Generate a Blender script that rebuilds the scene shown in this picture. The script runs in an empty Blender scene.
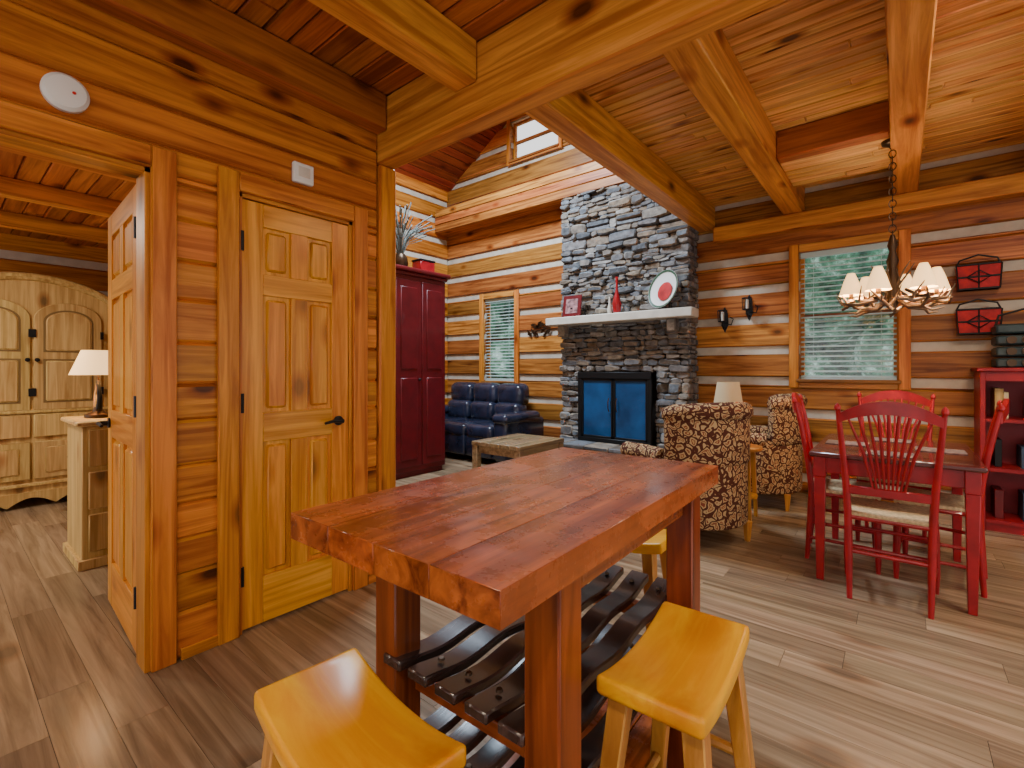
import bpy, bmesh, math, random
from mathutils import Matrix, Vector
random.seed(7)
pi=math.pi
# ---------------------------------------------------------------- materials
def _mat(name):
    m=bpy.data.materials.new(name); m.use_nodes=True
    nt=m.node_tree; b=nt.nodes['Principled BSDF']
    return m,nt,b
def plain(name,col,rough=.5,metal=0,emit=0,noise=0,coat=0,bump=0,nscale=8,spec=.35):
    m,nt,b=_mat(name)
    b.inputs['Base Color'].default_value=(*col,1)
    b.inputs['Roughness'].default_value=rough; b.inputs['Metallic'].default_value=metal
    b.inputs['Coat Weight'].default_value=coat; b.inputs['Specular IOR Level'].default_value=spec
    if emit:
        b.inputs['Emission Color'].default_value=(*col,1); b.inputs['Emission Strength'].default_value=emit
    if noise or bump:
        tc=nt.nodes.new('ShaderNodeTexCoord'); n=nt.nodes.new('ShaderNodeTexNoise'); n.inputs['Scale'].default_value=nscale
        n.inputs['Detail'].default_value=5
        nt.links.new(tc.outputs['Object'],n.inputs['Vector'])
        r=nt.nodes.new('ShaderNodeValToRGB')
        r.color_ramp.elements[0].position=.3; r.color_ramp.elements[1].position=.7
        r.color_ramp.elements[0].color=(*[c*(1-noise) for c in col],1)
        r.color_ramp.elements[1].color=(*[min(1,c*(1+noise)) for c in col],1)
        nt.links.new(n.outputs['Fac'],r.inputs['Fac']); nt.links.new(r.outputs['Color'],b.inputs['Base Color'])
        if bump:
            bp=nt.nodes.new('ShaderNodeBump'); bp.inputs['Strength'].default_value=bump; bp.inputs['Distance'].default_value=.01
            nt.links.new(n.outputs['Fac'],bp.inputs['Height']); nt.links.new(bp.outputs['Normal'],b.inputs['Normal'])
    return m
def wood(name,c1,c2,axis='X',rough=.4,knots=.7,var=.3,coat=0,gs=1.0,huevar=.012,spec=.25,dist=.7,lo=.36,hi=.64,wear=0):
    m,nt,b=_mat(name); N=nt.nodes.new; L=nt.links.new
    tc=N('ShaderNodeTexCoord'); geo=N('ShaderNodeNewGeometry')
    mul=N('ShaderNodeMath'); mul.operation='MULTIPLY'; mul.inputs[1].default_value=37.0
    L(geo.outputs['Random Per Island'],mul.inputs[0])
    add=N('ShaderNodeVectorMath'); add.operation='ADD'
    L(tc.outputs['Object'],add.inputs[0]); L(mul.outputs[0],add.inputs[1])
    def mp(lo_,hi_):
        q=N('ShaderNodeMapping'); i='XYZ'.index(axis); s=[hi_,hi_,hi_]; s[i]=lo_
        q.inputs['Scale'].default_value=s; L(add.outputs[0],q.inputs['Vector']); return q
    a=mp(1.0*gs,20*gs); n=N('ShaderNodeTexNoise'); n.inputs['Scale'].default_value=1.3
    n.inputs['Detail'].default_value=8; n.inputs['Roughness'].default_value=.6; n.inputs['Distortion'].default_value=dist; L(a.outputs[0],n.inputs['Vector'])
    r=N('ShaderNodeValToRGB'); r.color_ramp.elements[0].position=lo; r.color_ramp.elements[1].position=hi
    r.color_ramp.elements[0].color=(*c1,1); r.color_ramp.elements[1].color=(*c2,1)
    L(n.outputs['Fac'],r.inputs['Fac'])
    out=r.outputs['Color']
    if knots>0:
        k=mp(2.4*gs,4.6*gs); v=N('ShaderNodeTexVoronoi'); v.inputs['Scale'].default_value=1.0; L(k.outputs[0],v.inputs['Vector'])
        kr=N('ShaderNodeValToRGB'); e=kr.color_ramp.elements
        e[0].position=.08; e[0].color=(.10,.045,.02,1); e[1].position=.25; e[1].color=(1,1,1,1)
        q=e.new(.14); q.color=(.55,.35,.22,1)
        L(v.outputs['Distance'],kr.inputs['Fac'])
        mx=N('ShaderNodeMix'); mx.data_type='RGBA'; mx.blend_type='MULTIPLY'; mx.inputs['Factor'].default_value=knots
        L(out,mx.inputs['A']); L(kr.outputs['Color'],mx.inputs['B']); out=mx.outputs['Result']
    hs=N('ShaderNodeHueSaturation')
    mr=N('ShaderNodeMapRange'); mr.inputs['To Min'].default_value=1-var; mr.inputs['To Max'].default_value=1+var*.7
    L(geo.outputs['Random Per Island'],mr.inputs['Value']); L(mr.outputs[0],hs.inputs['Value'])
    fr=N('ShaderNodeMath'); fr.operation='FRACT'; L(mul.outputs[0],fr.inputs[0])
    m2=N('ShaderNodeMapRange'); m2.inputs['To Min'].default_value=.5-huevar; m2.inputs['To Max'].default_value=.5+huevar*.5
    L(fr.outputs[0],m2.inputs['Value']); L(m2.outputs[0],hs.inputs['Hue'])
    L(out,hs.inputs['Color']); L(hs.outputs[0],b.inputs['Base Color'])
    b.inputs['Roughness'].default_value=rough; b.inputs['Coat Weight'].default_value=coat; b.inputs['Coat Roughness'].default_value=.15
    b.inputs['Specular IOR Level'].default_value=spec
    bp=N('ShaderNodeBump'); bp.inputs['Strength'].default_value=.15; bp.inputs['Distance'].default_value=.004
    L(n.outputs['Fac'],bp.inputs['Height']); L(bp.outputs['Normal'],b.inputs['Normal'])
    if wear:
        wn=N('ShaderNodeTexNoise'); wn.inputs['Scale'].default_value=6; wn.inputs['Detail'].default_value=7; wn.inputs['Roughness'].default_value=.7
        L(tc.outputs['Object'],wn.inputs['Vector'])
        wr=N('ShaderNodeMapRange'); wr.inputs['From Min'].default_value=.35; wr.inputs['From Max'].default_value=.65
        wr.inputs['To Min'].default_value=rough-.06; wr.inputs['To Max'].default_value=rough+wear
        L(wn.outputs['Fac'],wr.inputs['Value']); L(wr.outputs[0],b.inputs['Roughness'])
        b2=N('ShaderNodeBump'); b2.inputs['Strength'].default_value=.12; b2.inputs['Distance'].default_value=.004
        L(wn.outputs['Fac'],b2.inputs['Height']); L(bp.outputs['Normal'],b2.inputs['Normal']); L(b2.outputs['Normal'],b.inputs['Normal'])
        sr=N('ShaderNodeMapRange'); sr.inputs['From Min'].default_value=.3; sr.inputs['From Max'].default_value=.7
        sr.inputs['To Min'].default_value=.62; sr.inputs['To Max'].default_value=1.35; L(wn.outputs['Fac'],sr.inputs['Value'])
        h2=N('ShaderNodeHueSaturation'); L(hs.outputs[0],h2.inputs['Color']); L(sr.outputs[0],h2.inputs['Value']); L(h2.outputs[0],b.inputs['Base Color'])
    return m
WX=wood('log_wood_x',(.20,.060,.010),(.54,.215,.045),'X',var=.42,huevar=.016,knots=.9)
WY=wood('log_wood_y',(.32,.092,.009),(.68,.265,.035),'Y',var=.24,knots=.95)
WZ=wood('post_wood_z',(.37,.112,.011),(.70,.275,.038),'Z',var=.14)
DOORZ=wood('door_pine_z',(.48,.175,.014),(.80,.37,.047),'Z',var=.08,knots=.6,rough=.28)
DOORX=wood('door_pine_x',(.48,.175,.014),(.80,.37,.047),'X',var=.08,knots=.6,rough=.28)
BEAMX=wood('beam_wood_x',(.38,.125,.016),(.76,.34,.065),'X',var=.08,gs=.8,knots=.95)
BEAMY=wood('beam_wood_y',(.40,.135,.016),(.78,.36,.065),'Y',var=.08,gs=.8,knots=.95)
PLATE=wood('plate_wood_y',(.22,.058,.011),(.46,.145,.025),'Y',var=.1)
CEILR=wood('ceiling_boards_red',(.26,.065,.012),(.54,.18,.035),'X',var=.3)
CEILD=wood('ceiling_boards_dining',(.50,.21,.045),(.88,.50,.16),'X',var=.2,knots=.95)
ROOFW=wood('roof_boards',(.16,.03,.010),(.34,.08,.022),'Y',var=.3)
FLOORW=wood('floor_planks',(.125,.075,.040),(.38,.265,.16),'X',var=.26,knots=.5,rough=.24,gs=.8,huevar=.006,dist=.8,lo=.27,hi=.70,spec=.45)
CHINK=plain('chinking',(.52,.46,.37),.9,noise=.16,bump=.4)
DARK=plain('dark_gap',(.02,.012,.008),.9)
TABLEY=wood('cherry_table_y',(.12,.018,.004),(.45,.110,.018),'Y',var=.06,knots=.3,rough=.22,coat=.4,gs=.7,huevar=.004,wear=.16,spec=.4)
TABLEX=wood('cherry_table_x',(.13,.020,.005),(.38,.085,.016),'X',var=.05,knots=.3,rough=.26,coat=.25,gs=.7,huevar=.004)
TABLEZ=wood('cherry_table_z',(.10,.020,.005),(.32,.078,.014),'Z',var=.1,knots=.4,rough=.32,coat=.2,gs=.7)
BLACKSL=wood('dark_slat_wood',(.016,.011,.011),(.065,.036,.030),'Y',var=.2,knots=.3,rough=.25,coat=.35,gs=.8,spec=.5)
STOOLY=wood('stool_seat_y',(.74,.30,.0015),(.92,.51,.004),'Y',var=.04,knots=.6,rough=.38,coat=.10,gs=.6,huevar=.002)
STOOLZ=wood('stool_leg_z',(.36,.15,.025),(.60,.29,.06),'Z',var=.1,knots=.2,rough=.4)
PINE=wood('bedroom_pine',(.38,.23,.065),(.64,.44,.16),'Z',var=.08,knots=.7,rough=.5)
RED=plain('red_paint',(.32,.006,.012),.34,noise=.25,coat=.15,nscale=12)
DRED=plain('dark_red_paint',(.12,.005,.008),.4,noise=.2,coat=.1)
BOOKRED=plain('bookcase_red',(.26,.008,.014),.45,noise=.2)
BLACK=plain('black_iron',(.012,.012,.013),.45,metal=.4)
WHITE=plain('white_plastic',(.75,.73,.68),.4)
RUSH=plain('rush_seat',(.55,.40,.22),.8,noise=.3,bump=.5,nscale=60)
NAVY=plain('dark_leather',(.018,.022,.044),.22,noise=.4,coat=.3,bump=.2,spec=.5)
CREAM=plain('mantel_paint',(.62,.57,.48),.55,noise=.12)
SHADE=plain('shade_glow',(1.0,.62,.26),.7,emit=1.9)
SHADEOFF=plain('linen_shade',(.55,.42,.24),.8,emit=.12)
ANTLER=plain('antler',(.10,.06,.035),.5,noise=.6,nscale=14)
BRONZE=plain('bronze',(.07,.04,.022),.35,metal=.7)
FIREBLUE=plain('firebox_glass',(.010,.065,.18),.25,noise=.4,coat=.3,nscale=3)
SLAT=plain('blind_slat',(.46,.58,.56),.5)
LRED=plain('lantern_red',(.40,.008,.012),.6,noise=.3,nscale=20)
def stonemat():
    m,nt,b=_mat('field_stone'); N=nt.nodes.new; L=nt.links.new
    geo=N('ShaderNodeNewGeometry'); tc=N('ShaderNodeTexCoord')
    r=N('ShaderNodeValToRGB'); cr=r.color_ramp
    cr.elements[0].color=(.05,.05,.055,1); cr.elements[1].color=(.34,.32,.30,1)
    for p,c in((.15,(.12,.13,.145,1)),(.3,(.21,.15,.095,1)),(.42,(.14,.145,.16,1)),(.55,(.26,.20,.14,1)),(.68,(.10,.075,.055,1)),(.80,(.16,.185,.215,1)),(.9,(.23,.20,.16,1))):
        e=cr.elements.new(p); e.color=c
    L(geo.outputs['Random Per Island'],r.inputs['Fac'])
    n=N('ShaderNodeTexNoise'); n.inputs['Scale'].default_value=11; n.inputs['Detail'].default_value=9; n.inputs['Roughness'].default_value=.65; L(tc.outputs['Object'],n.inputs['Vector'])
    mr=N('ShaderNodeMapRange'); mr.inputs['From Min'].default_value=.3; mr.inputs['From Max'].default_value=.7
    mr.inputs['To Min'].default_value=.4; mr.inputs['To Max'].default_value=1.6; L(n.outputs['Fac'],mr.inputs['Value'])
    h=N('ShaderNodeHueSaturation'); L(r.outputs['Color'],h.inputs['Color']); L(mr.outputs[0],h.inputs['Value']); L(h.outputs[0],b.inputs['Base Color'])
    bp=N('ShaderNodeBump'); bp.inputs['Strength'].default_value=.9; bp.inputs['Distance'].default_value=.03
    L(n.outputs['Fac'],bp.inputs['Height']); L(bp.outputs['Normal'],b.inputs['Normal']); b.inputs['Roughness'].default_value=.75
    return m
STONE=stonemat()
def fabric():
    m,nt,b=_mat('patterned_fabric'); N=nt.nodes.new; L=nt.links.new
    tc=N('ShaderNodeTexCoord'); n=N('ShaderNodeTexNoise'); n.inputs['Scale'].default_value=9; n.inputs['Distortion'].default_value=1.0; n.inputs['Detail'].default_value=1
    L(tc.outputs['Object'],n.inputs['Vector'])
    w=N('ShaderNodeTexVoronoi'); w.inputs['Scale'].default_value=21; w.feature='DISTANCE_TO_EDGE'
    ad=N('ShaderNodeVectorMath'); ad.operation='MULTIPLY_ADD'; ad.inputs[1].default_value=(.10,.10,.10)
    L(n.outputs['Color'],ad.inputs[0]); L(tc.outputs['Object'],ad.inputs[2]); L(ad.outputs[0],w.inputs['Vector'])
    r=N('ShaderNodeValToRGB'); r.color_ramp.interpolation='CONSTANT'; e=r.color_ramp.elements
    e[0].color=(.08,.022,.012,1); e[1].position=.12; e[1].color=(.46,.31,.15,1)
    k=e.new(.27); k.color=(.20,.045,.022,1)
    k=e.new(.36); k.color=(.42,.26,.11,1)
    L(w.outputs['Distance'],r.inputs['Fac']); L(r.outputs['Color'],b.inputs['Base Color']); b.inputs['Roughness'].default_value=.85
    b.inputs['Specular IOR Level'].default_value=.2
    return m
FABRIC=fabric()
def foliage():
    m,nt,b=_mat('forest_foliage'); N=nt.nodes.new; L=nt.links.new
    tc=N('ShaderNodeTexCoord'); n=N('ShaderNodeTexNoise'); n.inputs['Scale'].default_value=3.0; n.inputs['Detail'].default_value=9; n.inputs['Roughness'].default_value=.75
    L(tc.outputs['Object'],n.inputs['Vector'])
    r=N('ShaderNodeValToRGB'); e=r.color_ramp.elements
    e[0].position=.40; e[0].color=(.010,.045,.03,1); e[1].position=.66; e[1].color=(.60,.88,.82,1)
    k=e.new(.53); k.color=(.08,.25,.16,1)
    L(n.outputs['Fac'],r.inputs['Fac']); L(r.outputs['Color'],b.inputs['Base Color']); b.inputs['Roughness'].default_value=.9
    return m
FOL=foliage()
def glassmat():
    m=bpy.data.materials.new('window_glass'); m.use_nodes=True; nt=m.node_tree; nt.nodes.clear()
    o=nt.nodes.new('ShaderNodeOutputMaterial'); t=nt.nodes.new('ShaderNodeBsdfTransparent'); g=nt.nodes.new('ShaderNodeBsdfGlossy'); g.inputs['Roughness'].default_value=.02
    x=nt.nodes.new('ShaderNodeMixShader'); x.inputs[0].default_value=.04
    nt.links.new(t.outputs[0],x.inputs[1]); nt.links.new(g.outputs[0],x.inputs[2]); nt.links.new(x.outputs[0],o.inputs[0]); return m
GLASS=glassmat()
# ---------------------------------------------------------------- mesh builder
def T(x,y,z): return Matrix.Translation((x,y,z))
def R(deg,ax='Z'): return Matrix.Rotation(math.radians(deg),4,ax)
MYZ=Matrix(((0,0,1,0),(1,0,0,0),(0,1,0,0),(0,0,0,1)))
class B:
    def __init__(s,name): s.name=name; s.bm=bmesh.new(); s.mats=[]
    def mi(s,mat):
        if mat not in s.mats: s.mats.append(mat)
        return s.mats.index(mat)
    def faces(s,vs,fs,mat,M=None):
        k=s.mi(mat)
        bv=[s.bm.verts.new((M@Vector(v)) if M else v) for v in vs]
        for f in fs:
            try: q=s.bm.faces.new([bv[i] for i in f]); q.material_index=k
            except ValueError: pass
    def box(s,x0,x1,y0,y1,z0,z1,mat,r=0,seg=1,M=None):
        vs=[(x0,y0,z0),(x1,y0,z0),(x1,y1,z0),(x0,y1,z0),(x0,y0,z1),(x1,y0,z1),(x1,y1,z1),(x0,y1,z1)]
        fs=[(0,3,2,1),(4,5,6,7),(0,1,5,4),(1,2,6,5),(2,3,7,6),(3,0,4,7)]
        s.bev(vs,fs,mat,r,seg,M)
    def bev(s,vs,fs,mat,r=0,seg=1,M=None,ang=None):
        if r<=0: s.faces(vs,fs,mat,M); return
        t=bmesh.new(); bv=[t.verts.new(v) for v in vs]
        for f in fs: t.faces.new([bv[i] for i in f])
        t.normal_update()
        ed=[e for e in t.edges if ang is None or (len(e.link_faces)==2 and e.calc_face_angle(0)>ang)]
        bmesh.ops.bevel(t,geom=ed,offset=r,segments=seg,profile=.5,affect='EDGES')
        s.merge(t,mat,M)
    def merge(s,t,mat,M=None):
        k=s.mi(mat)
        if M: t.transform(M)
        for f in t.faces: f.material_index=k
        me=bpy.data.meshes.new('tmp'); t.to_mesh(me); t.free(); s.bm.from_mesh(me); bpy.data.meshes.remove(me)
    def hexa(s,b,t,hb,ht,mat,r=0,M=None):
        vs=[]
        for c,h in((b,hb),(t,ht)):
            hx,hy=(h if isinstance(h,tuple) else (h,h))
            vs+=[(c[0]-hx,c[1]-hy,c[2]),(c[0]+hx,c[1]-hy,c[2]),(c[0]+hx,c[1]+hy,c[2]),(c[0]-hx,c[1]+hy,c[2])]
        s.bev(vs,[(0,3,2,1),(4,5,6,7),(0,1,5,4),(1,2,6,5),(2,3,7,6),(3,0,4,7)],mat,r,1,M)
    def prism(s,pts,z0,z1,mat,M=None,r=0,seg=1,ang=.6):
        n=len(pts); vs=[(p[0],p[1],z0) for p in pts]+[(p[0],p[1],z1) for p in pts]
        fs=[tuple(reversed(range(n))),tuple(range(n,2*n))]+[(i,(i+1)%n,n+(i+1)%n,n+i) for i in range(n)]
        s.bev(vs,fs,mat,r,seg,M,ang)
    def tube(s,pts,rad,mat,n=8,M=None):
        pts=[Vector(p) for p in pts]
        if not isinstance(rad,(list,tuple)): rad=[rad]*len(pts)
        vs=[];fs=[]; up=None
        for i,p in enumerate(pts):
            d=(pts[min(i+1,len(pts)-1)]-pts[max(i-1,0)]).normalized()
            if up is None: up=d.orthogonal().normalized()
            else:
                up=(up-d*up.dot(d)); up=up.normalized() if up.length>1e-6 else d.orthogonal().normalized()
            w=d.cross(up)
            for j in range(n):
                a=2*pi*j/n; vs.append(p+(up*math.cos(a)+w*math.sin(a))*rad[i])
        for i in range(len(pts)-1):
            for j in range(n):
                fs.append((i*n+j,i*n+(j+1)%n,(i+1)*n+(j+1)%n,(i+1)*n+j))
        fs.append(tuple(reversed(range(n)))); fs.append(tuple(range((len(pts)-1)*n,len(pts)*n)))
        s.faces(vs,fs,mat,M)
    def lathe(s,prof,mat,n=24,M=None,caps=True):
        vs=[];fs=[]
        for r,z in prof:
            for j in range(n):
                a=2*pi*j/n; vs.append((r*math.cos(a),r*math.sin(a),z))
        for i in range(len(prof)-1):
            for j in range(n): fs.append((i*n+j,i*n+(j+1)%n,(i+1)*n+(j+1)%n,(i+1)*n+j))
        if caps: fs.append(tuple(reversed(range(n)))); fs.append(tuple(range((len(prof)-1)*n,len(prof)*n)))
        s.faces(vs,fs,mat,M)
    def torus(s,R0,r0,mat,n=12,m=6,M=None,sy=1):
        vs=[];fs=[]
        for i in range(n):
            a=2*pi*i/n
            for j in range(m):
                b=2*pi*j/m; vs.append(((R0+r0*math.cos(b))*math.cos(a),(R0+r0*math.cos(b))*math.sin(a)*sy,r0*math.sin(b)))
        for i in range(n):
            for j in range(m): fs.append((i*m+j,((i+1)%n)*m+j,((i+1)%n)*m+(j+1)%m,i*m+(j+1)%m))
        s.faces(vs,fs,mat,M)
    def done(s,loc=(0,0,0),rot=0,smooth=True,sub=0):
        bmesh.ops.recalc_face_normals(s.bm,faces=s.bm.faces)
        me=bpy.data.meshes.new(s.name); s.bm.to_mesh(me); s.bm.free()
        for m in s.mats: me.materials.append(m)
        if smooth:
            for p in me.polygons: p.use_smooth=True
            me.set_sharp_from_angle(angle=math.radians(38))
        o=bpy.data.objects.new(s.name,me); bpy.context.scene.collection.objects.link(o)
        o.location=loc; o.rotation_euler=(0,0,math.radians(rot))
        return o
def arc(cx,cy,r,a0,a1,n,ry=None):
    ry=ry or r
    return [(cx+r*math.cos(math.radians(a0+(a1-a0)*i/n)),cy+ry*math.sin(math.radians(a0+(a1-a0)*i/n))) for i in range(n+1)]
# ---------------------------------------------------------------- room shell
LX=-2.342; BY=5.42
def logwall(name,axis,c,th,a0,a1,z0,z1,mat,pitch,chink,ops=(),bev=.014,off=0,jit=.0):
    b=B(name); rows=[]; z=z0-off
    while z<z1:
        h=pitch*(1+random.uniform(-jit,jit)); hc=chink
        rows.append((z,z+h-hc,0)); 
        if hc>0: rows.append((z+h-hc,z+h,1))
        z+=h
    def emit(p0,p1,za,zb,k):
        if p1-p0<.01 or zb-za<.004: return
        ins=(.03 if k else 0)*(1 if th>0 else -1)
        f,g=sorted((c+ins,c+th))
        m=CHINK if k else mat; r=0 if k else min(bev,(zb-za)*.3)
        if axis=='x': b.box(p0,p1,f,g,za,zb,m,r)
        else: b.box(f,g,p0,p1,za,zb,m,r)
    for za,zb,k in rows:
        za=max(za,z0); zb=min(zb,z1)
        if zb<=za: continue
        cuts=sorted(set([za,zb]+[q for o in ops for q in(o[2],o[3]) if za<q<zb]))
        for q0,q1 in zip(cuts,cuts[1:]):
            segs=[(a0,a1)]
            for o in ops:
                if o[2]<q1-1e-6 and o[3]>q0+1e-6:
                    ns=[]
                    for s0,s1 in segs:
                        if o[1]<=s0 or o[0]>=s1: ns.append((s0,s1)); continue
                        if o[0]>s0: ns.append((s0,o[0]))
                        if o[1]<s1: ns.append((o[1],s1))
                    segs=ns
            for s0,s1 in segs: emit(s0,s1,q0,q1,k)
    return b.done()
W1=(-.77,-.01,1.12,2.36); W2=(-4.98,-4.37,1.04,2.29); W3=(-4.45,-3.6,4.28,4.86)
logwall('wall_back','x',BY,.16,-5.95,2.4,0,3.25,WX,.315,.085,[W1,W2],off=.12)
logwall('wall_gable','x',BY,.16,-5.95,-1.6,3.25,6.7,WX,.33,.075,[W3],off=.0)
logwall('wall_left','y',LX,-.12,-2.6,1.64,0,2.80,WY,.172,0,[(-.22,.56,0,2.03),(.889,1.472,0,2.03)],bev=.012,jit=.18)
logwall('wall_living','y',-5.79,-.16,1.76,5.42,0,4.3,WY,.315,.085,[],off=.12)
b=B('wall_partition'); b.box(-6.6,-2.50,1.66,1.76,0,6.7,WX); b.box(-2.5,-1.60,1.66,1.76,2.8,6.7,WX); b.done()
b=B('wall_loft'); b.box(-1.70,-1.60,1.76,5.42,3.02,6.9,WY); b.done()
logwall('wall_right','y',2.2,.16,-2.6,5.42,0,3.0,WY,.33,.085,[(-.6,3.9,.15,2.4)],off=.12)
logwall('wall_bedroom','y',-6.55,-.16,-1.8,1.76,0,2.6,WY,.30,.085,[],off=.05)
logwall('wall_bedroom_side','x',1.56,.09,-6.55,-2.47,0,2.6,WX,.30,.085,[],off=.05)
# floor
b=B('floor'); 
y=-2.6
while y<5.58:
    x=-6.7+random.uniform(-1.2,0)
    while x<2.4:
        w=random.choice([.9,1.2,1.5,1.8]); b.box(max(x,-6.7)+.0008,min(x+w,2.4)-.0008,y+.0008,y+.1492,-.02,0,FLOORW); x+=w
    y+=.15
b.box(-6.7,2.4,-2.6,5.6,-.1,-.004,DARK); b.done(smooth=False)
# ceilings
def boards(b,x0,x1,y0,y1,z,mat,w=.115,M=None,g=.0015):
    y=y0
    while y<y1-1e-4:
        x=x0-random.uniform(0,1.6)
        while x<x1:
            l=random.uniform(1.6,3.0); xa=max(x,x0); xb=min(x+l,x1)
            if xb-xa>.02: b.box(xa+.0005,xb-.0005,y+g,min(y+w,y1)-g,z,z+.03,mat,.007,1,M)
            x+=l
        y+=w
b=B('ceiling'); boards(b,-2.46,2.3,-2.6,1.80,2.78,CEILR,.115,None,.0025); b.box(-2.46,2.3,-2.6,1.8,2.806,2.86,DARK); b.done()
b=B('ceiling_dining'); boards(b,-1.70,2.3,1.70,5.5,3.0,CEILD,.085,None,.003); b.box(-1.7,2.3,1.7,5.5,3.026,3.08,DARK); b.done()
b=B('ceiling_bedroom'); boards(b,-6.6,-2.46,-1.8,1.76,2.50,CEILR,.12,None,.002); b.box(-6.6,-2.46,-1.8,1.76,2.526,2.58,DARK); b.done()
b=B('trim_bedroom_beams')
for x in(-5.7,-4.7,-3.7): b.box(x,x+.1,-1.8,1.56,2.38,2.50,BEAMY,.008)
b.done()
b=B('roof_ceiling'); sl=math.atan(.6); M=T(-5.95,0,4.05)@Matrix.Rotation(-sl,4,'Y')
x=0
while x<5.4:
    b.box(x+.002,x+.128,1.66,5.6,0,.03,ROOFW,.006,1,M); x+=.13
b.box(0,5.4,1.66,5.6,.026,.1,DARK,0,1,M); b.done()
# beams
b=B('beam_header'); b.box(-2.50,2.2,1.64,1.755,2.41,2.775,BEAMX,.008,1); b.done()
b=B('post_corner'); b.box(-2.47,-2.325,1.642,1.76,0,2.408,WZ,.010,1); b.done()
b=B('trim_wall_plate'); b.box(-2.341,-2.25,-2.6,1.638,2.57,2.778,PLATE,.010,1); b.done()
b=B('beam_ceiling_joists')
for x in(-1.70,-.72,.26,1.24): b.box(x,x+.15,-2.6,1.638,2.58,2.779,BEAMY,.008,1)
b.done()
b=B('beam_dining_joists')
for x in(-1.73,-.89,-.05,.79,1.63): b.box(x,x+.17,1.757,5.418,2.735,2.999,BEAMY,.008,1)
b.done()
b=B('beam_cross_brace'); b.box(-.719,-.051,4.0,4.12,2.79,2.999,wood('brace_wood_x',(.26,.07,.015),(.46,.14,.03),'X',var=.05),.01); b.done()
b=B('trim_chandelier_panel'); boards(b,-.719,-.051,4.121,4.75,2.795,CEILD,.10); b.done()
b=B('trim_top_plate'); b.box(-1.55,2.19,5.29,5.419,2.575,2.733,BEAMX,.010,1); b.done()
b=B('trim_gable_board')
for i in range(3): b.box(-5.785,-1.78,5.12,5.418,3.40+i*.12,3.518+i*.12,WX,.01)
b.done()
b=B('baseboard_left')
for a,c in((.663,.805),(1.565,1.638)): b.box(-2.341,-2.325,a,c,0,.05,WY,.003)
b.done()
def trim_door(name,y0,y1):
    b=B(name); w=.088
    b.box(LX,LX+.022,y0-w,y0,0,2.03+w,WZ,.004); b.box(LX,LX+.022,y1,y1+w,0,2.03+w,WZ,.004)
    b.box(LX,LX+.024,y0,y1,2.03,2.03+w,WY,.004)
    b.box(LX-.12,LX,y0,y0+.018,0,2.03,WZ); b.box(LX-.12,LX,y1-.018,y1,0,2.03,WZ); b.box(LX-.12,LX,y0,y1,2.012,2.03,WY)
    b.done()
trim_door('trim_bedroom_door',-.22,.56); trim_door('trim_closet_door',.889,1.472)
def paneldoor(name,w,h,handle_side=1):
    b=B(name); t=.036; st=.095 if w<.7 else .11; mu=.085
    f0,f1=-t,0
    rails=[(0,.22),(.86,1.0),(1.56,1.66),(h-.11,h)]
    cols=[(st,(w-mu)/2),((w+mu)/2,w-st)]
    for a,c in((0,st),(w-st,w)): b.box(a,c,f0,f1,0,h,DOORZ,.002)
    for a,c in rails: b.box(st,w-st,f0+.0005,f1-.0005,a,c,DOORX,.002)
    for i in range(3):
        z0=rails[i][1]; z1=rails[i+1][0]
        b.box((w-mu)/2,(w+mu)/2,f0+.0005,f1-.0005,z0,z1,DOORZ,.002)
        for a,c in cols:
            b.box(a-.002,c+.002,f0+.015,f1-.015,z0-.002,z1+.002,DOORZ)
            b.box(a+.018,c-.018,f0+.003,f1-.003,z0+.018,z1-.018,DOORZ,.011)
    hx=w-.06 if handle_side>0 else .06
    for sgn,yy in((1,0),(-1,-t)):
        b.lathe([(.026,0),(.026,.008),(.012,.012),(.012,.045)],BLACK,16,T(hx,yy,.93)@Matrix.Rotation(-sgn*pi/2,4,'X'))
        b.tube([(hx,yy+sgn*.045,.93),(hx-handle_side*.05,yy+sgn*.05,.935),(hx-handle_side*.1,yy+sgn*.045,.925)],[.011,.009,.007],BLACK,8)
    hg=0 if handle_side>0 else w
    for z in(.25,1.05,1.80):
        b.tube([(hg,.006,z-.045),(hg,.006,z+.045)],.008,BLACK,8); b.tube([(hg,-t-.006,z-.045),(hg,-t-.006,z+.045)],.008,BLACK,8)
    return b
b=paneldoor('door_closet',.545,1.995); b.done((LX-.045,.908,.012),90)
b=paneldoor('door_bedroom',.74,1.995); b.done((LX-.135,.55,.012),177)
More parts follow.
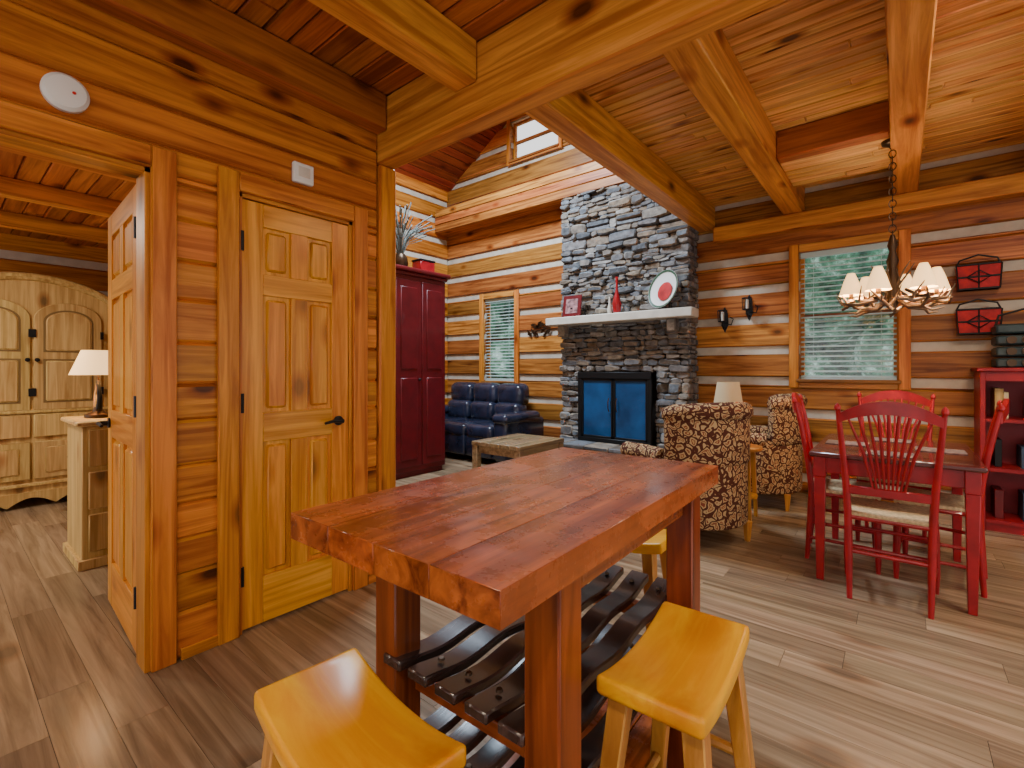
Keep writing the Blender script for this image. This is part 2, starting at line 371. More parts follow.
def window(name,x0,x1,z0,z1,y,tw=.085,blind=True):
    b=B(name)
    b.box(x0-tw,x0,y-.03,y-.001,z0-tw,z1+tw,WZ,.005); b.box(x1,x1+tw,y-.03,y-.001,z0-tw,z1+tw,WZ,.005)
    b.box(x0,x1,y-.03,y-.001,z1,z1+tw,WX,.005); b.box(x0-.02,x1+.02,y-.05,y-.001,z0-.03,z0,WX,.005); b.box(x0,x1,y-.028,y-.001,z0-tw,z0-.03,WX,.005)
    s=.035
    for a in((x0,x0+s),(x1-s,x1)): b.box(a[0],a[1],y+.07,y+.11,z0,z1,WZ)
    for c in((z0,z0+s),(z1-s,z1),((z0+z1)/2-.018,(z0+z1)/2+.018)): b.box(x0+s,x1-s,y+.07,y+.11,c[0],c[1],WX)
    b.box(x0+s,x1-s,y+.088,y+.092,z0+s,z1-s,GLASS)
    if blind:
        b.box(x0+.01,x1-.01,y+.01,y+.055,z1-.05,z1,SLAT)
        z=z0+.03
        while z<z1-.06:
            b.box(x0+.012,x1-.012,-.024,.024,-.0018,.0018,SLAT,0,1,T(0,y+.035,z)@R(18,'X')); z+=.048
        for xx in(x0+.12,x1-.12): b.tube([(xx,y+.01,z0+.02),(xx,y+.01,z1-.04)],.002,SLAT,4)
        b.box(x0+.012,x1-.012,y+.015,y+.055,z0+.001,z0+.02,SLAT)
    return b.done()
window('window_1',*W1,BY); window('window_2',*W2,BY); window('window_3',*W3,BY,.06,False)
b=B('forest_backdrop'); b.box(-14,8,11.5,11.6,-2,5.5,FOL)
for i in range(60):
    x=random.uniform(-13,5); r=random.uniform(.4,.9); z=random.uniform(-1,3.6)+max(0,(-x-3)*.12)
    pr=[(r*math.sin(pi*k/8)+.01,-r*math.cos(pi*k/8)) for k in range(9)]
    b.lathe(pr,FOL,10,T(x,random.uniform(9.2,11.0),z))
b.done()
# ---------------------------------------------------------------- fireplace
b=B('stone_fireplace'); cx0,cx1,fy=-3.36,-1.74,5.10
fb=(-3.07,-2.11,.36,1.19); FB=5.405
b.box(cx0+.03,fb[0],fy+.04,FB,0,3.39,DARK); b.box(fb[1],cx1-.03,fy+.04,FB,0,3.39,DARK)
b.box(fb[0],fb[1],fy+.04,FB,fb[3],3.39,DARK); b.box(fb[0],fb[1],fy+.25,FB,0,fb[3],DARK)
Mxz=Matrix(((1,0,0,0),(0,0,1,0),(0,1,0,0),(0,0,0,1)))
def stone(x0,x1,z0,z1,pr,jx,jz):
    j=lambda a:random.uniform(-a,a)
    xm=(x0+x1)/2+j((x1-x0)*.15)
    ring=[(x0+j(jx),z0+j(jz)),(xm,z0-abs(j(jz))),(x1+j(jx),z0+j(jz)),(x1+j(jx)+.006,(z0+z1)/2),(x1+j(jx),z1+j(jz)),(xm+j(.02),z1+abs(j(jz))),(x0+j(jx),z1+j(jz)),(x0+j(jx)-.006,(z0+z1)/2)]
    b.prism(ring,fy-pr,fy+.12,STONE,Mxz,min(.016,(z1-z0)*.22),1,1.0)
z=0.0
while z<3.37:
    h=random.choice([.035,.05,.05,.07,.07,.09,.12]); h=min(h,3.39-z)
    x=cx0
    while x<cx1-.02:
        w=random.uniform(.7,3.2)*max(h,.055)+.02; xe=min(x+w,cx1)
        if cx1-xe<.06: xe=cx1
        segs=[(x,xe)]
        if z+h>fb[2] and z<fb[3]:
            segs=[]
            if x<fb[0]: segs.append((x,min(xe,fb[0])))
            if xe>fb[1]: segs.append((max(x,fb[1]),xe))
        for sx,se in segs:
            if se-sx>.02:
                if h>=.09 and random.random()<.35:
                    zs=z+h*random.uniform(.4,.6)
                    stone(sx+.004,se-.004,z+.003,zs-.003,random.uniform(-.03,.035),.006,.006); stone(sx+.004,se-.004,zs+.003,z+h-.003,random.uniform(-.03,.035),.006,.006)
                else: stone(sx+.004,se-.004,z+.003,z+h-.003,random.uniform(-.03,.035),.010,.013)
        x=xe
    for sx in(cx0,cx1):
        yy=fy+.03
        while yy<5.39:
            ye=min(yy+random.uniform(.08,.2),5.40); p=random.uniform(-.015,.015)
            if sx==cx0: b.box(sx-p,sx+.05,yy+.003,ye-.003,z+.003,z+h-.003,STONE,.01)
            else: b.box(sx-.05,sx+p,yy+.003,ye-.003,z+.003,z+h-.003,STONE,.01)
            yy=ye
    z+=h
b.box(cx0,cx1,4.74,fy+.02,0,.30,DARK)
x=cx0
while x<cx1-.05:
    w=random.uniform(.25,.45); xe=min(x+w,cx1)
    if cx1-xe<.1: xe=cx1
    b.box(x+.004,xe-.004,4.70,fy,.30,.35,STONE,.012)
    for z0 in(0.0,.1,.2): b.box(x+.004,xe-.004,4.72+random.uniform(-.01,.01),4.76,z0+.004,z0+.096,STONE,.012)
    x=xe
b.done()
b=B('fireplace_screen'); X0,X1,Z0,Z1=fb[0]+.01,fb[1]-.01,.352,fb[3]-.005
fw=.05
for a in((X0,X0+fw),(X1-fw,X1)): b.box(a[0],a[1],5.02,5.06,Z0,Z1,BLACK,.005)
b.box(X0,X1,5.015,5.06,Z1-.08,Z1,BLACK,.005); b.box(X0,X1,5.015,5.06,Z0,Z0+.05,BLACK,.005)
xm=(X0+X1)/2
for a,c in((X0+fw,xm-.004),(xm+.004,X1-fw)):
    b.box(a,c,5.04,5.06,Z0+.05,Z1-.08,FIREBLUE)
    for q in((a,a+.022),(c-.022,c)): b.box(q[0],q[1],5.025,5.06,Z0+.05,Z1-.08,BLACK,.003)
    b.box(a,c,5.025,5.06,Z0+.05,Z0+.075,BLACK,.003); b.box(a,c,5.025,5.06,Z1-.105,Z1-.08,BLACK,.003)
for x in(xm-.05,xm+.05): b.tube([(x,5.025,.72),(x,5.0,.76),(x,5.0,.84),(x,5.025,.88)],.006,BRONZE,6)
b.done()
b=B('mantel_shelf'); b.box(-3.42,-1.62,4.84,5.06,1.755,1.85,CREAM,.01)
b.box(-3.30,-3.2,4.93,5.05,1.62,1.755,STONE,.01); b.box(-1.92,-1.82,4.93,5.05,1.62,1.755,STONE,.01); b.done()
b=B('framed_picture'); M=T(0,0,.006)@R(-8,'X')
b.box(-.13,.13,-.01,.01,0,.27,DRED,.006,1,M); b.box(-.085,.085,-.013,0,.045,.225,plain('print_red',(.28,.14,.14),.6,noise=.8,nscale=20),0,1,M); b.box(-.015,.015,0,.06,0,.12,BLACK); b.done((-3.12,4.97,1.851))
b=B('red_vase'); b.lathe([(.03,0),(.045,.03),(.05,.12),(.03,.2),(.014,.27),(.012,.36),(.018,.42)],RED,20); b.lathe([(.02,.0),(.03,.05),(.012,.13),(.01,.2)],CREAM,16,T(-.09,0,0)); b.done((-2.50,4.95,1.851))
b=B('decorative_plate'); M=T(0,0,.215)@R(78,'X')
b.lathe([(.02,.012),(.13,.008),(.19,.022),(.21,.03)],WHITE,32,M,False)
b.lathe([(.001,-.004),(.2,.008),(.21,.029)],plain('plate_rim',(.10,.03,.03),.3),32,M,False)
b.lathe([(.001,.0235),(.10,.0225)],plain('melon_red',(.45,.02,.02),.5,noise=.4),32,M@T(.03,-.03,0),False)
b.lathe([(.185,.0235),(.208,.0305)],plain('plate_green',(.05,.10,.06),.3),32,M,False)
b.box(-.06,.06,-.03,.08,0,.02,BLACK); b.tube([(0,.07,.01),(0,.05,.3)],.006,BLACK,6); b.done((-1.94,4.94,1.851),-24)
b=B('wall_metal_leaves')
for i in range(18):
    u=-1+2*i/17; a=90+math.copysign(50,u if i%2 else -u)+u*30
    b.prism([(0,0),(.035,.022),(.10,0),(.035,-.022)],0,.006,BRONZE,T(-3.92+u*.17,5.405,1.75+.03*math.sin(i*2)+(.06 if i%2 else -.06))@R(90,'X')@R(a))
b.tube([(-4.12,5.40,1.71),(-3.92,5.39,1.76),(-3.72,5.40,1.80)],.008,BRONZE,6); b.done()
# ---------------------------------------------------------------- pub table
b=B('pub_table'); 
L_,W_=1.06,.57; n=4; ww=W_/n
for i in range(n): b.box(-W_/2+i*ww,-W_/2+0+(i+1)*ww-.0003,-L_/2,L_/2,-.055,0,TABLEY,.001)
for x in(-.210,.225):
    for y in(-.310,.385):
        b.box(x-.038,x+.038,y-.038,y+.038,-.92,-.055,TABLEZ,.004)
for x in(-.210,.225): b.box(x-.012,x+.012,-.272,.347,-.12,-.056,TABLEY,.002)
for y in(-.310,.385): b.box(-.172,.187,y-.012,y+.012,-.12,-.056,TABLEX,.002)
for ti,zz in enumerate((-.40,-.60)):
    for y in(-.275,.35): b.box(-.172,.187,y-.018,y+.018,zz-.05,zz-.012,TABLEX,.003)
    for i in range(5):
        x=-.180+i*.085
        P=[(-.355+.78*k/24, zz+.016+.006*math.cos(2*pi*3*k/24)+.018*((k-12)/12)**2) for k in range(25)]
        poly=[(p[0],p[1]+.012) for p in P]+[(p[0],p[1]-.012) for p in reversed(P)]
        b.prism(poly,x-.030,x+.030,BLACKSL,MYZ,.004,1,.9)
        for k in(-.28,.36): b.lathe([(.008,0),(.006,.005)],BRONZE,8,T(x,k,zz+.044))
for i in range(4): b.box(-.170+i*.0890,-.170+(i+1)*.0890-.003,-.33,.41,-.80,-.775,TABLEY,.002)
b.done((-.712,1.012,.92),1.0)
# ---------------------------------------------------------------- stools
def stool(name,loc,rot):
    b=B(name); H=.61
    P=[(-.195+.39*k/14, .028*abs((k-7)/7)**2.0) for k in range(15)]
    poly=[(p[0],H-.028+p[1]) for p in P]+[(p[0],H-.028+p[1]-.040) for p in reversed(P)]
    b.prism(poly,-.105,.105,STOOLY,MYZ,.010,3,.6)
    for sx in(-1,1):
        for sy in(-1,1): b.hexa((sx*.130,sy*.19,0),(sx*.072,sy*.135,.565),.016,.021,STOOLZ,.003)
    def pt(sx,sy,z): t=z/.565; return Vector((sx*(.130-.058*t),sy*(.19-.055*t),z))
    for sx in(-1,1): b.tube([pt(sx,-1,.22),pt(sx,1,.22)],.012,STOOLZ,8)
    for sy in(-1,1): b.tube([pt(-1,sy,.32),pt(1,sy,.32)],.012,STOOLZ,8)
    for sy in(-1,1): b.tube([pt(-1,sy,.16),pt(1,sy,.16)],.012,STOOLZ,8)
    return b.done(loc,rot)
stool('bar_stool',(-.375,1.04,0),2)
stool('bar_stool',(-.750,.472,0),84)
stool('bar_stool',(-.84,1.72,0),90)
# ---------------------------------------------------------------- dining set
b=B('dining_table'); DT=plain('dining_top',(.09,.016,.013),.2,noise=.5,coat=.5,nscale=5)
b.box(-.37,.37,-.48,.48,.715,.745,DT,.008)
b.box(-.325,.325,-.425,.425,.62,.714,RED,.004)
for x in(-.32,.32):
    for y in(-.42,.42):
        b.box(x-.03,x+.03,y-.03,y+.03,.60,.714,RED,.003); b.hexa((x,y,0),(x,y,.60),.018,.028,RED,.003)
PM=plain('placemat',(.16,.11,.10),.8,noise=.6,nscale=40)
for x,y in((0,-.33),(0,.33),(-.22,0),(.22,0)): b.box(x-.11,x+.11,y-.09,y+.09,.7455,.750,PM,0)
b.done((-.04,3.70,0),0)
def fanchair(loc,rot,sc=.9):
    b=B('dining_chair')
    b.prism([(-.20,-.2),(.20,-.2),(.235,.2),(-.235,.2)],.435,.462,RUSH,None,.012,2)
    for sx in(-1,1):
        b.tube([(sx*.225,.185,0),(sx*.225,.185,.12),(sx*.22,.18,.3),(sx*.215,.175,.45)],[.013,.02,.022,.017],RED,10)
        P=[(sx*.185,-.22,0),(sx*.19,-.2,.25),(sx*.195,-.19,.45),(sx*.205,-.21,.62),(sx*.225,-.25,.85),(sx*.238,-.285,1.0)]
        b.tube(P,[.014,.02,.021,.019,.016,.013],RED,10)
        b.lathe([(.008,0),(.018,.015),(.016,.03),(.004,.045)],RED,10,T(sx*.24,-.29,.995))
    n=12
    P=[((-1+2*k/n)*.235, -.285-.03*(1-((k-n/2)/(n/2))**2), .965+.06*(1-((k-n/2)/(n/2))**2)) for k in range(n+1)]
    V=[];F=[]
    for k,p in enumerate(P):
        e=1-abs((k-n/2)/(n/2))**2
        for dy,dz in((-.011,-.028-.006*e),(.011,-.028-.006*e),(.011,.020+.014*e),(-.011,.020+.014*e)): V.append((p[0],p[1]+dy,p[2]+dz))
    for k in range(n):
        for j in range(4): F.append((k*4+j,k*4+(j+1)%4,(k+1)*4+(j+1)%4,(k+1)*4+j))
    F.append((0,1,2,3)); F.append(tuple(n*4+j for j in(3,2,1,0))); b.faces(V,F,RED)
    b.box(-.20,.20,-.215,-.193,.555,.60,RED,.005)
    for i in range(9):
        t=-1+2*i/8; top=(t*.185,-.30+.02*t*t,.955+.045*(1-t*t)); bot=(t*.070,-.205,.59); mid=(t*.115,-.25,.78)
        b.tube([bot,mid,top],[.006,.009,.006],RED,8)
    b.tube([(-.225,.185,.17),(.225,.185,.17)],.011,RED,8); b.tube([(-.223,.182,.29),(.223,.182,.29)],.011,RED,8)
    b.tube([(-.19,-.2,.25),(.19,-.2,.25)],.011,RED,8)
    for sx in(-1,1):
        for z in(.14,.24): b.tube([(sx*.188,-.21,z),(sx*.224,.184,z)],.010,RED,8)
        b.tube([(sx*.20,-.19,.43),(sx*.22,.18,.43)],.013,RED,8)
    b.tube([(-.2,-.19,.43),(.2,-.19,.43)],.013,RED,8); b.tube([(-.22,.18,.43),(.22,.18,.43)],.013,RED,8)
    o=b.done(loc,rot); o.scale=(sc,sc,1); return o
fanchair((-.045,3.29,0),0,.88); fanchair((-.03,4.34,0),180); fanchair((-.28,3.76,0),-86); fanchair((.17,3.75,0),84)
# chandelier
b=B('antler_chandelier')
b.lathe([(.0,.0),(.065,-.0),(.06,-.02),(.02,-.04),(.01,-.06)],BRONZE,20,None,False)
zc=-.07
for k in range(14):
    b.torus(.02,.0035,BRONZE,10,5,T(0,0,zc-.02)@R(90*(k%2))@R(90,'X')@Matrix.Scale(1.35,4,(0,1,0))); zc-=.043
D=T(0,0,-.05)
b.lathe([(.012,-.60),(.03,-.67),(.018,-.71),(.035,-.78),(.02,-.84),(.045,-.92),(.03,-1.0),(.04,-1.06),(.012,-1.12)],BRONZE,16,D)
for i in range(6):
    a=i*60+12; M=D@R(a)@Matrix.Scale(.82,4,(1,0,0))@Matrix.Scale(.82,4,(0,1,0))
    P=[(.02,0,-1.03),(.12,.03,-1.10),(.22,.05,-1.11),(.31,.02,-1.06),(.35,-.04,-.99)]
    b.tube(P,[.014,.016,.015,.011,.004],ANTLER,8,M)
    b.tube([(.13,.03,-1.10),(.17,.08,-1.05),(.18,.12,-.97)],[.011,.009,.003],ANTLER,6,M)
    b.tube([(.22,.05,-1.11),(.26,.10,-1.14),(.33,.13,-1.13)],[.011,.009,.003],ANTLER,6,M)
    b.tube([(.30,.02,-1.07),(.36,.05,-1.07),(.40,.06,-1.01)],[.009,.007,.003],ANTLER,6,M)
    b.tube([(.08,-.02,-.98),(.20,-.10,-1.06),(.32,-.12,-1.06),(.38,-.08,-.97)],[.010,.013,.010,.003],ANTLER,8,M)
    b.tube([(.04,0,-.95),(.11,0,-.86),(.15,.02,-.80)],[.008,.007,.003],ANTLER,6,M)
    b.tube([(.29,0,-1.07),(.33,-.12,-1.09),(.31,-.25,-1.07)],[.010,.012,.007],ANTLER,8,M)
    M2=D@R(a)@T(.235,0,0)
    b.lathe([(.02,-1.06),(.028,-1.045),(.014,-1.03),(.012,-.96)],BRONZE,12,M2)
    b.lathe([(.072,-1.00),(.063,-.97),(.045,-.905),(.030,-.865),(.022,-.845)],SHADE,20,M2,False)
b.done((-.04,4.20,2.794))
# wall decor
def hanging(x,z):
    b=B('wall_lantern_basket'); b.prism([(-.12,0),(.12,0),(.135,.2),(-.135,.2)],0,.10,LRED,R(90,'X'),.008)
    for zz in(.0,.095,.195): b.box(-.125-.01*zz,.125+.01*zz,-.108,-.002,zz,zz+.014,BLACK,.003)
    for xx in(-.12,0,.12): b.tube([(xx,-.104,.0),(xx*1.1,-.104,.2)],.005,BLACK,6)
    b.tube([(-.13,-.05,.2),(-.11,-.05,.25),(0,-.05,.285),(.11,-.05,.25),(.13,-.05,.2)],.007,BLACK,6)
    b.tube([(-.07,-.105,.1),(0,-.125,.15),(.07,-.105,.1),(0,-.12,.05),(-.07,-.105,.1)],.005,BLACK,6)
    b.done((x,BY-.002,z))
hanging(.49,1.86); hanging(.49,1.50)
def sconce(x,z):
    b=B('candle_sconce'); b.prism([(0,-.14),(.035,-.06),(.03,.06),(0,.14),(-.03,.06),(-.035,-.06)],0,.008,BLACK,R(90,'X'))
    b.tube([(0,-.008,-.08),(0,-.06,-.10),(0,-.10,-.07),(0,-.10,-.03)],.008,BLACK,6)
    b.tube([(0,-.008,.05),(0,-.05,.09),(0,-.03,.12)],.006,BLACK,6)
    b.tube([(0,-.01,-.04),(.07,-.03,-.06),(.09,-.03,.0),(.06,-.03,.02)],.006,BLACK,6)
    b.lathe([(.008,-.04),(.044,-.03),(.046,-.022)],BLACK,14,T(0,-.10,0)); b.lathe([(.018,-.022),(.018,.07),(.006,.076)],CREAM,12,T(0,-.10,0))
    for i in range(6):
        q=i*pi/3+.4; b.tube([(.040*math.cos(q),-.10+.040*math.sin(q),-.03),(.046*math.cos(q),-.10+.046*math.sin(q),.09)],.0045,BLACK,5)
    b.torus(.046,.005,BLACK,14,5,T(0,-.10,.09)); b.done((x,BY-.001,z))
sconce(-1.46,1.75); sconce(-1.22,1.86)
# red bookcase
b=B('red_bookcase'); X0,X1=.47,1.45
b.box(X0,X0+.03,5.03,5.41,0,1.20,BOOKRED,.003); b.box(X1-.03,X1,5.03,5.41,0,1.20,BOOKRED,.003); b.box(X0+.03,X1-.03,5.39,5.41,0,1.20,BOOKRED)
b.box(X0-.02,X1+.02,5.01,5.415,1.20,1.23,BOOKRED,.005)
for z in(.06,.45,.82): b.box(X0+.03,X1-.03,5.05,5.39,z,z+.025,BOOKRED)
b.box(X0+.03,X1-.03,5.06,5.08,0,.06,BOOKRED); b.box(X0+.03,X1-.03,5.035,5.05,1.13,1.2,BOOKRED)
b.done()
b=B('books_and_jars')
BK=[DRED,BLACK,RED,PINE,SHADEOFF,plain('book_blue',(.04,.07,.13),.6),plain('book_green',(.04,.09,.05),.6),BRONZE]
for z in(.086,.476,.846):
    x=.56
    while x<1.34:
        w=random.uniform(.025,.05); h=random.uniform(.16,.24)
        c=random.choice(BK); b.box(x,x+w,5.14,5.34,z,z+h,c,.002); x+=w+.002
        if random.random()<.3: x+=.1
b.done()
b=B('wine_basket'); DG=plain('slate_green',(.03,.05,.055),.5,noise=.4)
for k in range(4): b.box(-.16,.16,-.13,.13,.0+k*.085,.07+k*.085,DG,.012)
for x in(-.08,.0,.08):
    for z in(.035,.12,.205): b.lathe([(.028,0),(.028,.02)],BRONZE,12,T(x,-.13,z)@R(90,'X'))
b.tube([(-.15,0,.32),(-.13,0,.40),(0,0,.44),(.13,0,.40),(.15,0,.32)],.008,BLACK,6); b.done((.72,5.2,1.231))
# ---------------------------------------------------------------- armchairs
def armchair(loc,rot):
    b=B('upholstered_armchair'); w=.35
    b.box(-w+.06,w-.06,-.26,.32,.14,.34,FABRIC,.03,3)
    b.box(-w+.10,w-.10,-.20,.35,.33,.47,FABRIC,.05,4)
    out=arc(0,-.02,w+.02,180,360,14,.36); inn=arc(0,-.02,w-.10,360,180,14,.23)
    b.prism(out+inn,.14,.60,FABRIC,None,.025,3,.9)
    out=arc(0,-.02,w+.035,200,340,12,.37); inn=arc(0,-.02,w-.09,340,200,12,.25)
    b.prism(out+inn,.56,.90,FABRIC,None,.03,3,.9)
    P=[(x,y-.0,.905+.03*math.sin(pi*i/12)) for i,(x,y) in enumerate(arc(0,-.02,w-.01,198,342,12,.335))]
    b.tube(P,[.045]+[.065]*(len(P)-2)+[.045],FABRIC,12)
    for sx in(-1,1):
        b.box(sx*(w-.04)-.055,sx*(w-.04)+.055,-.05,.34,.14,.58,FABRIC,.03,3)
        b.tube([(sx*(w-.03),-.10,.60),(sx*(w-.03),.1,.60),(sx*(w-.03),.36,.585)],.062,FABRIC,14)
        for y in(-.26,.28): b.hexa((sx*(w-.08),y,0),(sx*(w-.08),y,.145),.014,.024,STOOLZ,.003)
    return b.done(loc,rot)
armchair((-1.20,3.57,0),58); armchair((-1.05,4.87,0),100)
b=B('side_table'); b.lathe([(.17,.56),(.175,.57),(.175,.585),(.17,.59)],STOOLZ,28); b.lathe([(.14,.18),(.14,.195)],STOOLZ,24)
for a in(45,135,225,315):
    c,s=math.cos(math.radians(a)),math.sin(math.radians(a)); b.hexa((c*.15,s*.15,0),(c*.12,s*.12,.565),.013,.018,STOOLZ,.002)
b.done((-1.03,4.22,0))
b=B('table_lamp'); b.lathe([(.05,0),(.055,.02),(.02,.05),(.045,.12),(.035,.2),(.01,.25),(.01,.33)],BRONZE,20); b.lathe([(.12,.29),(.085,.52)],SHADEOFF,24,None,False)
b.done((-1.11,4.21,.591))
# ---------------------------------------------------------------- living room
b=B('leather_sofa')
b.box(-.92,.92,-.40,.38,.06,.34,NAVY,.04,3)
for i in range(3):
    x=-.70+i*.47
    b.box(x,x+.46,-.46,.20,.30,.50,NAVY,.07,4); 
    b.box(x,x+.46,.08,.36,.46,.76,NAVY,.09,4,T(0,.0,0)); b.box(x,x+.46,.14,.42,.70,1.02,NAVY,.10,4)
    b.box(x+.01,x+.45,-.45,-.38,.08,.36,NAVY,.03,3)
for sx in(-1,1):
    a,c=sorted((sx*.71,sx*.94)); b.box(a,c,-.44,.40,.05,.58,NAVY,.06,4); b.box(a-.015,c+.015,-.46,.30,.52,.66,NAVY,.065,4)
for sx in(-.85,.8):
    for y in(-.35,.32): b.box(sx,sx+.05,y,y+.05,0,.08,BLACK)
b.done((-4.68,4.90,0))
b=B('coffee_table'); CT=wood('coffee_top',(.20,.13,.065),(.40,.27,.14),'Y',var=.12,rough=.22,coat=.3)
for i in range(5): b.box(-.33+i*.132,-.33+(i+1)*.132-.002,-.40,.40,.41,.45,CT,.003)
for x in(-.29,.29):
    for y in(-.36,.36): b.box(x-.035,x+.035,y-.035,y+.035,0,.41,CT,.004)
b.box(-.25,.25,-.37,-.35,.33,.41,CT); b.box(-.25,.25,.35,.37,.33,.41,CT); b.box(-.30,-.28,-.32,.32,.33,.41,CT); b.box(.28,.30,-.32,.32,.33,.41,CT)
b.box(-.25,.25,-.32,.32,.12,.14,CT); b.done((-3.22,4.06,0))
b=B('red_armoire'); b.box(-.40,.40,-.375,.375,.06,2.27,DRED,.006); b.box(-.37,.37,-.35,.35,0,.06,DRED)
b.box(-.42,.42,-.395,.395,2.27,2.31,DRED,.01); b.box(-.45,.45,-.425,.425,2.31,2.36,DRED,.015,2)
for a,c in((-.36,-.01),(.01,.36)):
    b.box(.39,.412,a,c,.12,2.22,DRED,.004); b.box(.405,.42,a+.06,c-.06,1.22,2.14,DRED,.006); b.box(.405,.42,a+.06,c-.06,.2,1.12,DRED,.006)
b.lathe([(.012,0),(.015,.02),(.008,.03)],BLACK,10,T(.412,-.04,1.1)@R(90,'Y')); b.done((-4.67,3.575,0))
b=B('dried_grass_arrangement'); GR=plain('dried_grass',(.15,.18,.17),.8)
b.lathe([(.06,0),(.09,.06),(.08,.14),(.05,.18)],BRONZE,18)
for i in range(80):
    a=random.uniform(0,2*pi); r=random.uniform(.08,.42); h=random.uniform(.35,.75)
    b.tube([(0,0,.12),(r*.3*math.cos(a),r*.3*math.sin(a),.12+h*.5),(r*math.cos(a),r*math.sin(a),.12+h*(.95-r*.6))],[.004,.003,.008],GR,4)
b.done((-4.45,3.42,2.361))
b=B('red_box'); b.box(-.08,.08,-.11,.11,0,.13,RED,.008); b.box(-.085,.085,-.115,.115,.13,.15,BLACK,.004); b.done((-4.40,3.72,2.361))
b=B('fireplace_tool_stand'); b.lathe([(.12,0),(.12,.015),(.02,.03)],BLACK,16); b.tube([(0,0,.02),(0,0,1.45)],.010,BLACK,8); b.tube([(-.1,0,1.1),(-.05,0,1.25),(0,0,1.28)],.008,BLACK,6); b.done((-5.55,4.2,0))
# ---------------------------------------------------------------- bedroom
b=B('pine_armoire')
def archpts(y0,y1,zb,zs,rise,n=14):
    c=(y0+y1)/2; h=(y1-y0)/2
    return [(y0,zb),(y1,zb)]+[(c+h*math.cos(pi*i/n),zs+rise*math.sin(pi*i/n)) for i in range(n+1)]
top=[(-.53,.12),(.53,.12),(.53,1.84)]+[(.53-.53*2*i/20, 1.84+.17*abs(math.sin(pi*i/20))**.7) for i in range(1,20)]+[(-.53,1.84)]
b.prism(top,-.52,0,PINE,MYZ)
P=[(0.0,y,z) for y,z in [(.545,1.80)]+[(.545-.545*2*i/20,1.85+.18*abs(math.sin(pi*i/20))**.7) for i in range(21)]+[(-.545,1.80)]]
b.tube(P,.035,PINE,8); b.tube([(-.5,p[1],p[2]) for p in P],.02,PINE,6)
GRV=plain('groove_shadow_wood',(.20,.12,.04),.7)
for y0,y1 in((-.47,-.01),(.01,.47)):
    b.prism(archpts(y0,y1,.86,1.66,.16),0,.02,PINE,MYZ,.004)
    b.prism(archpts(y0+.06,y1-.06,1.37,1.645,.11),.015,.022,GRV,MYZ)
    b.prism(archpts(y0+.075,y1-.075,1.385,1.64,.10),.018,.034,PINE,MYZ,.010)
    b.box(.015,.022,y0+.06,y1-.06,.92,1.31,GRV); b.box(.018,.034,y0+.075,y1-.075,.935,1.295,PINE,.010)
    b.box(.0,.022,y0,y1,.62,.82,PINE,.006); b.box(.0,.022,y0,y1,.25,.58,PINE,.006); b.box(.02,.032,y0+.07,y1-.07,.30,.53,PINE,.008)
    for z in(.72,.42,1.30): b.lathe([(.012,0),(.018,.02),(.01,.03)],BLACK,10,T(.022,(y0+y1)/2 if z<.8 else (-.03 if y0<0 else .03),z)@R(90,'Y'))
for y in(-.47,.47,-.012,.012): b.box(.02,.03,y-.012,y+.012,1.50,1.57,BLACK); b.box(.02,.03,y-.012,y+.012,.98,1.05,BLACK)
ap=[(-.53,.14),(-.53,.0),(-.46,.0)]+[(-.46+.92*i/24,.02+.07*abs(math.sin(3*pi*i/24))) for i in range(25)]+[(.46,.0),(.53,.0),(.53,.14)]
b.prism(list(reversed(ap)),-.02,.012,PINE,MYZ); b.box(-.5,.02,-.53,-.48,0,.13,PINE); b.box(-.5,.02,.48,.53,0,.13,PINE)
b.box(-.53,.025,-.545,.545,.83,.86,PINE,.006); b.box(-.53,.025,-.545,.545,.19,.22,PINE,.006)
b.done((-5.92,.565,0))
b=B('pine_dresser'); b.box(-.24,.24,-.29,.29,.04,.87,PINE,.005); b.box(-.27,.27,-.32,.32,.87,.90,PINE,.008)
b.box(-.26,.26,-.31,.31,0,.06,PINE,.004)
for z in(.1,.36,.62): b.box(.238,.255,-.26,.26,z,z+.23,PINE,.006); b.lathe([(.014,0),(.018,.02)],BLACK,10,T(.255,0,z+.12)@R(90,'Y'))
b.done((-4.08,.87,0))
b=B('bedside_lamp'); b.lathe([(.07,0),(.07,.02),(.03,.04),(.02,.07)],BRONZE,16)
b.tube([(-.03,0,.06),(-.045,0,.15),(0,0,.22)],[.02,.014,.01],PINE,8); b.tube([(.03,0,.06),(.05,0,.13),(.0,0,.24)],[.018,.014,.01],BLACK,8); b.tube([(0,0,.2),(0,0,.32)],.007,BRONZE,6)
b.lathe([(.145,.28),(.085,.44)],SHADE,24,None,False); b.done((-4.10,.70,.902))
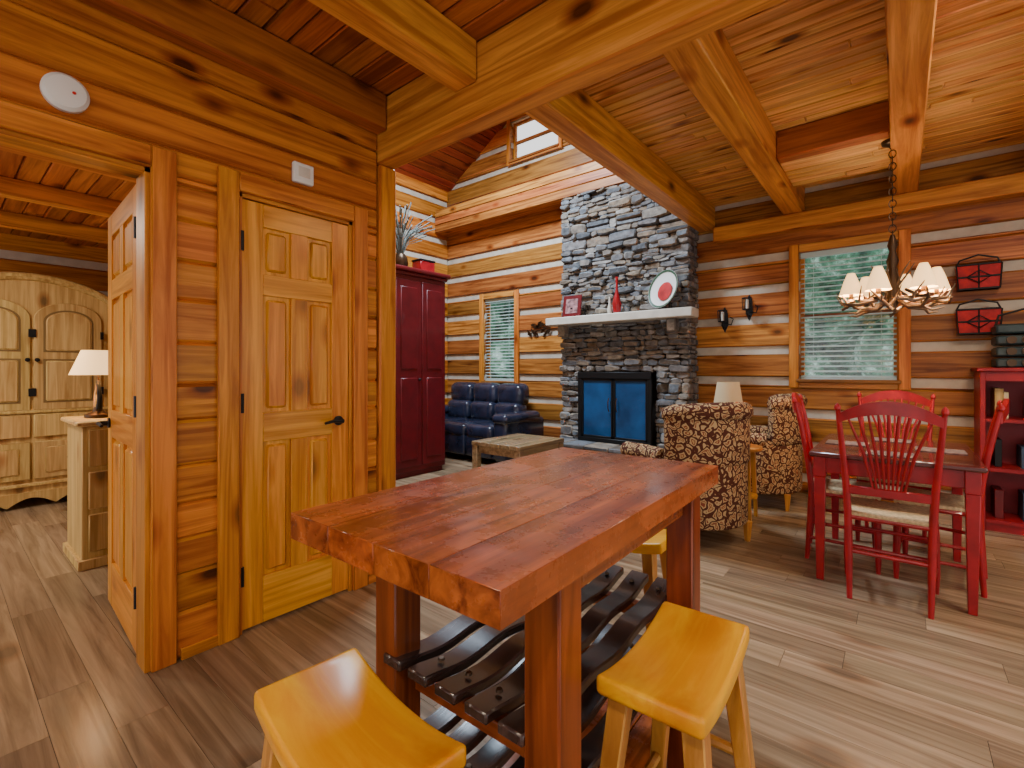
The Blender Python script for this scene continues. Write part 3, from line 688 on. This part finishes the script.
b=B('smoke_detector'); b.lathe([(.066,0),(.066,.018),(.055,.030),(.03,.034),(.001,.035)],WHITE,32,R(90,'Y')); b.lathe([(.006,.0355),(.005,.037)],plain('led_red',(.6,.02,.02),.4),8,T(0,.02,0)@R(90,'Y')); b.done((LX+.001,.308,2.215))
b=B('wall_thermostat'); b.box(0,.03,-.052,.052,-.05,.05,WHITE,.008,3); b.box(.028,.032,-.03,.03,-.02,.03,CREAM); b.done((LX+.001,1.185,2.20))
# ---------------------------------------------------------------- lights
def area(name,loc,size,e,col=(1,.9,.75),rot=(0,0,0)):
    l=bpy.data.lights.new(name,'AREA'); l.shape='DISK'; l.size=size; l.energy=e; l.color=col
    o=bpy.data.objects.new(name,l); o.location=loc; o.rotation_euler=rot; bpy.context.scene.collection.objects.link(o)
def point(name,loc,e,col=(1,.75,.45),r=.04):
    l=bpy.data.lights.new(name,'POINT'); l.energy=e; l.color=col; l.shadow_soft_size=r
    o=bpy.data.objects.new(name,l); o.location=loc; bpy.context.scene.collection.objects.link(o)
area('kitchen_fill',(.3,-.7,2.70),.4,95,(1,.84,.62))  # added warm fill behind the camera, not a real fixture
area('dining_fill',(.9,2.9,2.9),.5,100,(1,.86,.66))  # unseen fill added to brighten the dining side
area('loft_fill',(-3.6,3.3,4.7),1.2,380,(.68,.84,1))  # cool fill added under the closed roof; there is no skylight
area('bedroom_fill',(-4.6,-.5,2.35),.5,50)  # extra fill added to lift the bedroom, besides the bedside lamp
for i in range(6):
    a=math.radians(i*60+12); point('chandelier_bulb',(-.04+.235*math.cos(a),4.20+.235*math.sin(a),2.744-.93),13,(1,.80,.52))
point('bedside_bulb',(-4.10,.70,.902+.36),6)
w=bpy.data.worlds.new('sky'); bpy.context.scene.world=w; w.use_nodes=True
bg=w.node_tree.nodes['Background']; bg.inputs['Color'].default_value=(1,.98,.97,1); bg.inputs['Strength'].default_value=1.75
# ---------------------------------------------------------------- camera
cd=bpy.data.cameras.new('camera'); cam=bpy.data.objects.new('camera',cd); bpy.context.scene.collection.objects.link(cam)
cd.sensor_width=36; cd.lens=475/1024*36; cd.shift_y=-15/1024; cd.clip_start=.03
cam.location=(0,0,1.22); cam.rotation_euler=(pi/2,0,math.radians(39.24)); bpy.context.scene.camera=cam
